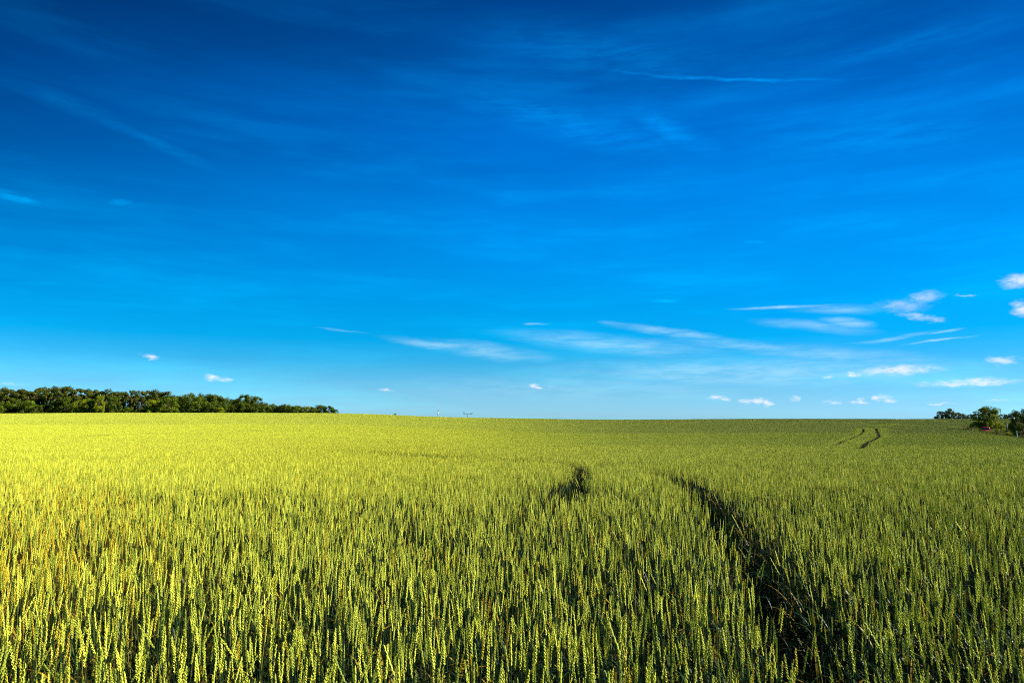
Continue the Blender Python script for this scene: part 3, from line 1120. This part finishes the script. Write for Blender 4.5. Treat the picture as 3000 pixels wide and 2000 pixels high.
farr = [(2739, 1219, 5, 'ragged', 'tiny lone bush left of the distant copse on the right horizon'),
        (2754, 1204, 13, 'ragged', 'left rounded tree of the distant copse on the right horizon'),
        (2770, 1203, 12, 'round', 'second tree of the distant copse, just left of its highest top'),
        (2785, 1197, 13, 'ragged', 'highest tree of the distant copse on the right horizon'),
        (2802, 1207, 12, 'round', 'tree right of the highest top of the distant copse'),
        (2818, 1211, 12, 'round', 'low tree in the falling right half of the distant copse'),
        (2834, 1214, 11, 'round', 'low end tree of the distant copse beside the bluish tree'),
        (2850, 1212, 10, 'round', 'bluish faded tree just left of the big roadside tree'),
        (2938, 1212, 12, 'round', 'far tree showing just right of the big roadside tree'),
        (2956, 1216, 12, 'round', 'far low tree left of the dark tree at the right edge')]
for i, (X_, Y_, hw, k_, lab) in enumerate(farr):
    place_tree('distant_tree', X_, Y_, 322 + 2 * (i % 3), hw * 1.15, k_, i % 4, M_dark, lab, 'tree')
place_tree('shrub', 1158, 1208.5, 300, 5, 'bush', 1, M_dark, 'tiny dark shrub poking over the crest between wood and mast', 'shrub')

# the farm track on the right: tree, shrubs, hedge, posts, car
place_tree('roadside_tree', 2896, 1188, 158, 44, 'round', 7, M_mid, 'big ragged green tree behind the red car at the field edge', 'tree')
place_tree('shrub', 2850, 1230, 164, 14, 'bush', 0, M_dark, 'dark shrub left of the red car at the field edge', 'shrub')
place_tree('shrub', 2865, 1222, 161, 9, 'ragged', 2, M_lime, 'yellow-green sapling against the left side of the big tree', 'shrub')
place_tree('shrub', 2926, 1234, 156, 18, 'bush', 2, M_lime, 'lit yellow-green shrub under the right side of the big tree', 'shrub')
place_tree('shrub', 2909, 1213, 154, 15, 'ragged', 1, M_lime, 'added yellow-green foliage standing in for sunlit leaves of the big ragged tree', 'shrub')  # added foliage: its lime colour imitates sun on the big tree
place_tree('shrub', 2950, 1262, 122, 12, 'bush', 3, M_lime, 'yellow-green weed bush in front of the pale post', 'shrub')
place_tree('shrub', 2962, 1271, 116, 9, 'bush', 1, M_weed, 'yellowish dry weed bush below the dark tree at the right edge', 'shrub')
place_tree('dark_tree', 2978, 1201, 128, 24, 'ragged', 4, M_dark, 'dark tree with a pale ragged top cut by the right edge', 'tree')
place_tree('dark_tree', 3016, 1196, 124, 32, 'round', 6, M_dark, 'taller dark tree mostly outside the right edge of the photo', 'tree')
place_tree('shrub', 2968, 1238, 124, 17, 'bush', 2, M_dark, 'dark shrub between the pale post and the dark tree', 'shrub')
place_tree('shrub', 2992, 1236, 119, 17, 'bush', 3, M_dark, 'black-green shrub filling the foot of the dark tree', 'shrub')

hb = MB()
r_ = random.Random(3)
p0, p1 = ray(2880, 1250), ray(2970, 1250)
for k in range(60):
    t = k / 59
    x_, y_ = (p0.x * (1 - t) + p1.x * t) * 172, 172 - 14 * t
    z_ = float(ground_z(x_, y_))
    for q in range(3):
        leaf_clump(hb, (x_ + r_.uniform(-.3, .3), y_ + r_.uniform(-.5, .5), z_ + .35 + q * .55), .42, 28, .2, r_, 1.0)
tag(link('hedge', hb.mesh('hedge', [M_dark])), 'low dark clipped hedge running behind the red car', 'hedge')


def drape_strip(name, left, right, mat, lift, n=60, m=8):
    """a sheet following the ground between two polylines"""
    def at(poly, t):
        P = np.array(poly, float)
        s = np.concatenate([[0], np.cumsum(np.hypot(*np.diff(P, axis=0).T))])
        s /= s[-1]
        return np.interp(t, s, P[:, 0]), np.interp(t, s, P[:, 1])
    V, Fc = [], []
    for i in range(n + 1):
        a, b = at(left, i / n), at(right, i / n)
        for j in range(m + 1):
            q = j / m
            x_, y_ = a[0] * (1 - q) + b[0] * q, a[1] * (1 - q) + b[1] * q
            V.append((x_, y_, float(ground_z(x_, y_)) + lift))
    for i in range(n):
        for j in range(m):
            Fc.append((i * (m + 1) + j, i * (m + 1) + j + 1, (i + 1) * (m + 1) + j + 1, (i + 1) * (m + 1) + j))
    return link(name, mesh_from(name, V, Fc, [mat], smooth=True))


M_sand = simple('sandy_track', (0.40, 0.29, 0.17), 0.95, var=0.25, scale=0.9, spec=.1)
trk = drape_strip('farm_track', [(40, 28), (57, 60), (71, 84), (86, 108), (96, 124), (109, 146), (130, 180)],
                  [(46, 26), (62, 58), (76, 82), (92, 106), (104, 122), (121, 146), (143, 182)], M_sand, 0.05)
tag(trk, kind='structure')

# rough grass along the edge
src_tuft = hidden_col('grass_tufts')
for i in range(5):
    r = random.Random(500 + i)
    mb = MB()
    for k in range(46):
        a = r.uniform(0, 2 * pi)
        q = r.uniform(0, .28)
        b0 = Vector((cos(a) * q, sin(a) * q, 0))
        o = Vector((cos(a + r.gauss(0, .6)), sin(a + r.gauss(0, .6)), 0))
        h = r.uniform(.45, 1.0)
        ln = r.uniform(.05, .38)
        mb.var = r.random()
        mb.ribbon([b0, b0 + o * ln * .3 + Vector((0, 0, h * .6)), b0 + o * ln + Vector((0, 0, h))], [.022, .018, .004], (-o.y, o.x, 0))
    put_src(src_tuft, 'grass_tuft', mb.mesh('grass_tuft', [M_weed if i % 2 else M_mid]))
n = 26000
gy_ = rng.uniform(26, 196, n)
gx_ = edge_x(gy_) + rng.uniform(-.6, 1, n) * 1.0 + rng.random(n) * (7.5 - 0.0 * gy_)
k = rng.random(n) < 1
# beyond the track: short grass and weeds
n2 = 30000
hy = rng.uniform(60, 196, n2)
hx = edge_x(hy) + 8 + rng.random(n2) * 50
tx = np.interp(hy, [28, 60, 84, 108, 124, 146, 180], [40, 57, 71, 86, 96, 109, 130])
onroad = (hx > tx) & (hx < tx + 9)
hx, hy = hx[~onroad], hy[~onroad]
tx1 = np.interp(gy_, [28, 60, 84, 108, 124, 146, 180], [40, 57, 71, 86, 96, 109, 130])
k = gx_ < tx1 + .3
gx_, gy_ = gx_[k], gy_[k]
GX, GY = np.concatenate([gx_, hx]), np.concatenate([gy_, hy])
gm = bpy.data.meshes.new('verge_grass')
gm.vertices.add(GX.size)
gm.vertices.foreach_set('co', np.stack([GX, GY, ground_z(GX, GY)], 1).astype(np.float32).ravel())
tall = np.where(gx_ / gy_ > 0.704, .38, np.where(gx_ / gy_ > .680, .72, 1.1))
hg = np.concatenate([rng.uniform(.6, 1.25, gx_.size) * (0.75 + .6 * vnoise(gx_ * .25, gy_ * .25, 5)) * tall, rng.uniform(.15, .3, hx.size)])
for nme, ty, key, arr in (('zone', 'INT', 'value', np.zeros(GX.size, np.int32)), ('pick', 'INT', 'value', rng.integers(0, 999, GX.size).astype(np.int32)),
                          ('turn', 'FLOAT_VECTOR', 'vector', np.stack([0 * GX, 0 * GX, rng.uniform(0, 6.28, GX.size)], 1).astype(np.float32).ravel()),
                          ('size', 'FLOAT_VECTOR', 'vector', np.stack([hg, hg, hg], 1).astype(np.float32).ravel())):
    at = gm.attributes.new(nme, ty, 'POINT')
    at.data.foreach_set(key, arr)
gm.materials.append(M_weed)
verge = link('verge_grass', gm)
tag(verge, 'rough brownish grass and weeds along the right edge of the field', 'grass', kind='stuff')
mdv = verge.modifiers.new('tufts', 'NODES')
mdv.node_group = scatter_group('tufts', [src_tuft])

# ------------------------------------------------------------------ posts
M_post = simple('weathered_paint', (0.20, 0.27, 0.27), 0.7, var=0.3, scale=4)
M_post2 = simple('pale_green_paint', (0.22, 0.42, 0.34), 0.6, var=0.2, scale=4)


def post(X_, Ytop, depth, half, mat, lab):
    d = ray(X_, Ytop)
    d = d * (depth / d.y)
    gz = float(ground_z(d.x, depth))
    h = EYE + d.z - gz
    t = empty('fence_post', (d.x, depth, gz))
    tag(t, lab, 'post')
    mb = MB()
    mb.tube([(0, 0, -.1), (0.01, 0, h * .5), (0, 0, h - .06)], [half, half * .96, half * .92], 8)
    link('shaft', mb.mesh('shaft', [mat]), t)
    mb = MB()
    mb.tube([(0, 0, h - .06), (0, 0, h - .02), (0, 0, h)], [half * 1.15, half * 1.15, half * .5], 8)
    link('cap', mb.mesh('cap', [mat]), t)


post(2949, 1240, 140, .12, M_post, 'grey post standing between the lit shrub and the dark tree')
post(2978, 1262, 112, .08, M_post2, 'pale green post in front of the dark tree foot')

# ------------------------------------------------------------------ red car behind the verge
M_red = simple('red_paint', (0.50, 0.012, 0.030), 0.25, spec=.6)
M_glass = simple('car_glass', (0.03, 0.04, 0.045), 0.08, spec=.8)
M_tyre = simple('tyre', (0.02, 0.02, 0.02), 0.9)
M_rim = simple('rim', (0.45, 0.45, 0.46), 0.3, metal=.9)
M_lamp = simple('lamp_lens', (0.75, 0.78, 0.80), 0.15, spec=.7)
M_tail = simple('tail_lens', (0.45, 0.01, 0.01), 0.2, spec=.7)
M_black = simple('black_plastic', (0.02, 0.02, 0.022), 0.6)
dc = ray(2888, 1252)
dc = dc * (148 / dc.y)
car = empty('parked_car', (dc.x, 148, float(ground_z(dc.x, 148)) + .02), R(-38))
tag(car, 'red hatchback parked behind the rough grass, only roof and windows showing', 'car')


def loft(secs, mat, name, parent, close=True):
    """body skin through closed cross-sections (lists of points of equal length)"""
    mb = MB()
    n_ = len(secs[0])
    V, Fc = [p for s_ in secs for p in s_], []
    for i in range(len(secs) - 1):
        for k_ in range(n_):
            Fc.append((i * n_ + k_, i * n_ + (k_ + 1) % n_, (i + 1) * n_ + (k_ + 1) % n_, (i + 1) * n_ + k_))
    Fc.append(tuple(range(n_ - 1, -1, -1)))
    Fc.append(tuple((len(secs) - 1) * n_ + k_ for k_ in range(n_)))
    mb.raw(V, Fc)
    me = mb.mesh(name, [mat], True)
    return link(name, me, parent)


def sec(y_, w_, z0, z1, rnd=.10):
    return [(-w_ + rnd, y_, z0), (w_ - rnd, y_, z0), (w_, y_, z0 + rnd), (w_, y_, z1 - rnd), (w_ - rnd, y_, z1), (-w_ + rnd, y_, z1), (-w_, y_, z1 - rnd), (-w_, y_, z0 + rnd)]


loft([sec(-1.98, .70, .35, .70), sec(-1.85, .80, .24, .82), sec(-1.0, .84, .20, .90), sec(0, .85, .20, .93), sec(1.2, .84, .20, .95),
      sec(1.85, .80, .24, .90), sec(1.98, .72, .34, .80)], M_red, 'body', car)
loft([sec(-.55, .66, .92, 1.40, .08), sec(-.35, .67, .92, 1.455, .08), sec(.6, .67, .92, 1.47, .08), sec(1.35, .64, .92, 1.43, .08)], M_red, 'roof', car)
mb = MB()
mb.raw([(-.62, -1.02, .935), (.62, -1.02, .935), (.56, -.56, 1.37), (-.56, -.56, 1.37)], [(0, 1, 2, 3)])
mb.raw([(-.58, -.54, 1.39), (.58, -.54, 1.39), (.64, -1.06, .925), (-.64, -1.06, .925)], [(0, 1, 2, 3)])
link('windscreen', mb.mesh('windscreen', [M_glass]), car)
mb = MB()
mb.raw([(-.56, 1.36, 1.37), (.56, 1.36, 1.37), (.60, 1.62, .97), (-.60, 1.62, .97)], [(0, 1, 2, 3)])
mb.raw([(-.60, 1.36, .93), (.60, 1.36, .93), (.60, 1.62, .96), (-.60, 1.62, .96)], [(0, 1, 2, 3)])
link('rear_window', mb.mesh('rear_window', [M_glass]), car)
for s_ in (-1, 1):
    for a_, b_ in ((-.42, .30), (.38, 1.12)):
        mb = MB()
        mb.box((s_ * .672 if s_ > 0 else -.69, a_, 1.0), (.69 if s_ > 0 else -.672, b_, 1.34))
        link('side_window', mb.mesh('side_window', [M_glass]), car)
    mb = MB()
    mb.box((s_ * .69 - .02, -.72, .98), (s_ * .90 + .02, -.60, 1.12))
    link('door_mirror', mb.mesh('door_mirror', [M_red]), car)
    mb = MB()
    mb.box((s_ * .60 - .13, -2.0, .60), (s_ * .60 + .13, -1.90, .74))
    link('headlight', mb.mesh('headlight', [M_lamp]), car)
    mb = MB()
    mb.box((s_ * .64 - .09, 1.92, .62), (s_ * .64 + .09, 2.0, .80))
    link('tail_light', mb.mesh('tail_light', [M_tail]), car)
    for y_ in (-1.25, 1.25):
        wv = MB()
        wv.tube([(s_ * .70, y_, .31), (s_ * .88, y_, .31)], [.31, .31], 20)
        wo_ = link('wheel', wv.mesh('wheel', [M_tyre]), car)
        wv = MB()
        wv.tube([(s_ * .85, y_, .31), (s_ * .89, y_, .31)], [.19, .17], 16)
        link('rim', wv.mesh('rim', [M_rim]), wo_)
mb = MB()
mb.box((-.5, -2.02, .34), (.5, -1.93, .52))
link('grille', mb.mesh('grille', [M_black]), car)

# ------------------------------------------------------------------ red and white mast far beyond the crest
M_mred = simple('mast_red', (0.42, 0.035, 0.05), 0.6)
M_mwht = simple('mast_white', (0.80, 0.80, 0.82), 0.6)
M_mgry = simple('mast_grey', (0.30, 0.36, 0.38), 0.6)
MD = 2500.0
dm = ray(1284, 1184)
dm = dm * (MD / dm.y)
gz = float(ground_z(dm.x, MD))
mast = empty('radio_mast', (dm.x, MD, gz))
tag(mast, 'slender red and white banded radio mast far beyond the field crest', 'mast')
H = EYE + dm.z - gz
z_of = lambda Y_: (EYE + (ray(1284, Y_) * (MD / ray(1284, Y_).y)).z) - gz
bands = [(0, z_of(1219), 1.9, M_mred), (z_of(1219), z_of(1211), 1.7, M_mgry), (z_of(1211), z_of(1205), 1.6, M_mwht), (z_of(1205), z_of(1199), 1.5, M_mred),
         (z_of(1199), z_of(1196), .8, M_mgry), (z_of(1196), z_of(1191), .8, M_mwht), (z_of(1191), z_of(1187), .65, M_mred), (z_of(1187), H, .5, M_mwht)]
for a_, b_, hw, mt in bands:
    hw *= .72
    mb = MB()
    nst = max(2, int((b_ - a_) / (2.4 * hw)))
    for sx_, sy_ in ((-1, -1), (1, -1), (1, 1), (-1, 1)):
        mb.tube([(sx_ * hw, sy_ * hw, a_), (sx_ * hw, sy_ * hw, b_)], hw * .26, 4)
    cs = [(-1, -1), (1, -1), (1, 1), (-1, 1)]
    for k_ in range(nst):
        za, zb = a_ + (b_ - a_) * k_ / nst, a_ + (b_ - a_) * (k_ + 1) / nst
        for q_ in range(4):
            c0_, c1_ = cs[q_], cs[(q_ + 1) % 4]
            if k_ % 2:
                c0_, c1_ = c1_, c0_
            mb.tube([(c0_[0] * hw, c0_[1] * hw, za), (c1_[0] * hw, c1_[1] * hw, zb)], hw * .18, 4)
    link('lattice_section', mb.mesh('lattice_section', [mt]), mast)
mb = MB()
mb.tube([(0, 0, H), (0, 0, H + 4)], [.25, .12], 5)
link('antenna', mb.mesh('antenna', [M_mred]), mast)

# ------------------------------------------------------------------ top of a transmission pylon showing over the crest
M_steel = simple('pylon_steel', (0.24, 0.36, 0.36), 0.6, metal=.3)
PD = 1200.0
dp = ray(1371, 1213)
dp = dp * (PD / dp.y)
pgz = float(ground_z(dp.x, PD))
pyl = empty('transmission_pylon', (dp.x, PD, pgz))
tag(pyl, 'grey-green pylon head with two upright horns just over the crest', 'pylon')
pm = PD / F
hz = EYE + dp.z - pgz


def lattice(mb, a, b, ra, rb, n_, t_):
    a, b = Vector(a), Vector(b)
    ax_ = (b - a).normalized()
    u_ = ax_.cross(Vector((0, 1, 0)))
    if u_.length < .1:
        u_ = Vector((1, 0, 0))
    u_.normalize()
    v_ = ax_.cross(u_)
    cn = [(-1, -1), (1, -1), (1, 1), (-1, 1)]
    P_ = lambda q_, k_: a + (b - a) * (k_ / n_) + (u_ * cn[q_][0] + v_ * cn[q_][1]) * (ra + (rb - ra) * k_ / n_)
    for q_ in range(4):
        mb.tube([P_(q_, 0), P_(q_, n_)], t_, 4)
        for k_ in range(n_):
            mb.tube([P_(q_, k_), P_((q_ + 1) % 4, k_ + 1)], t_ * .7, 4)


mb = MB()
lattice(mb, (0, 0, 0), (0, 0, hz), 2.2, .8, 12, .14)
link('tower', mb.mesh('tower', [M_steel]), pyl)
mb = MB()
lattice(mb, (-13 * pm, 0, hz + .2), (13 * pm, 0, hz + .2), .45, .45, 14, .13)
link('crossarm', mb.mesh('crossarm', [M_steel]), pyl)
for s_, hh_ in ((-1, 7.5), (1, 6.0)):
    mb = MB()
    lattice(mb, (s_ * 7 * pm, 0, hz + .5), (s_ * 12.5 * pm, 0, hz + hh_ * pm), .40, .16, 5, .12)
    lattice(mb, (s_ * 12.6 * pm, 0, hz + .3), (s_ * 12.9 * pm, 0, hz + hh_ * pm * .8), .22, .12, 4, .08)
    link('horn', mb.mesh('horn', [M_steel]), pyl)
mb = MB()
for s_ in (-1, 1):
    pts_ = []
    for k_ in range(13):
        t_ = k_ / 12
        pts_.append((s_ * 12.5 * pm + 190 * t_, 60 * t_, hz + 6 * pm * (1 - t_) + 4 * t_ - 14 * 4 * t_ * (1 - t_) * .35))
    mb.tube(pts_, .05, 4)
link('cable', mb.mesh('cable', [M_steel]), pyl)
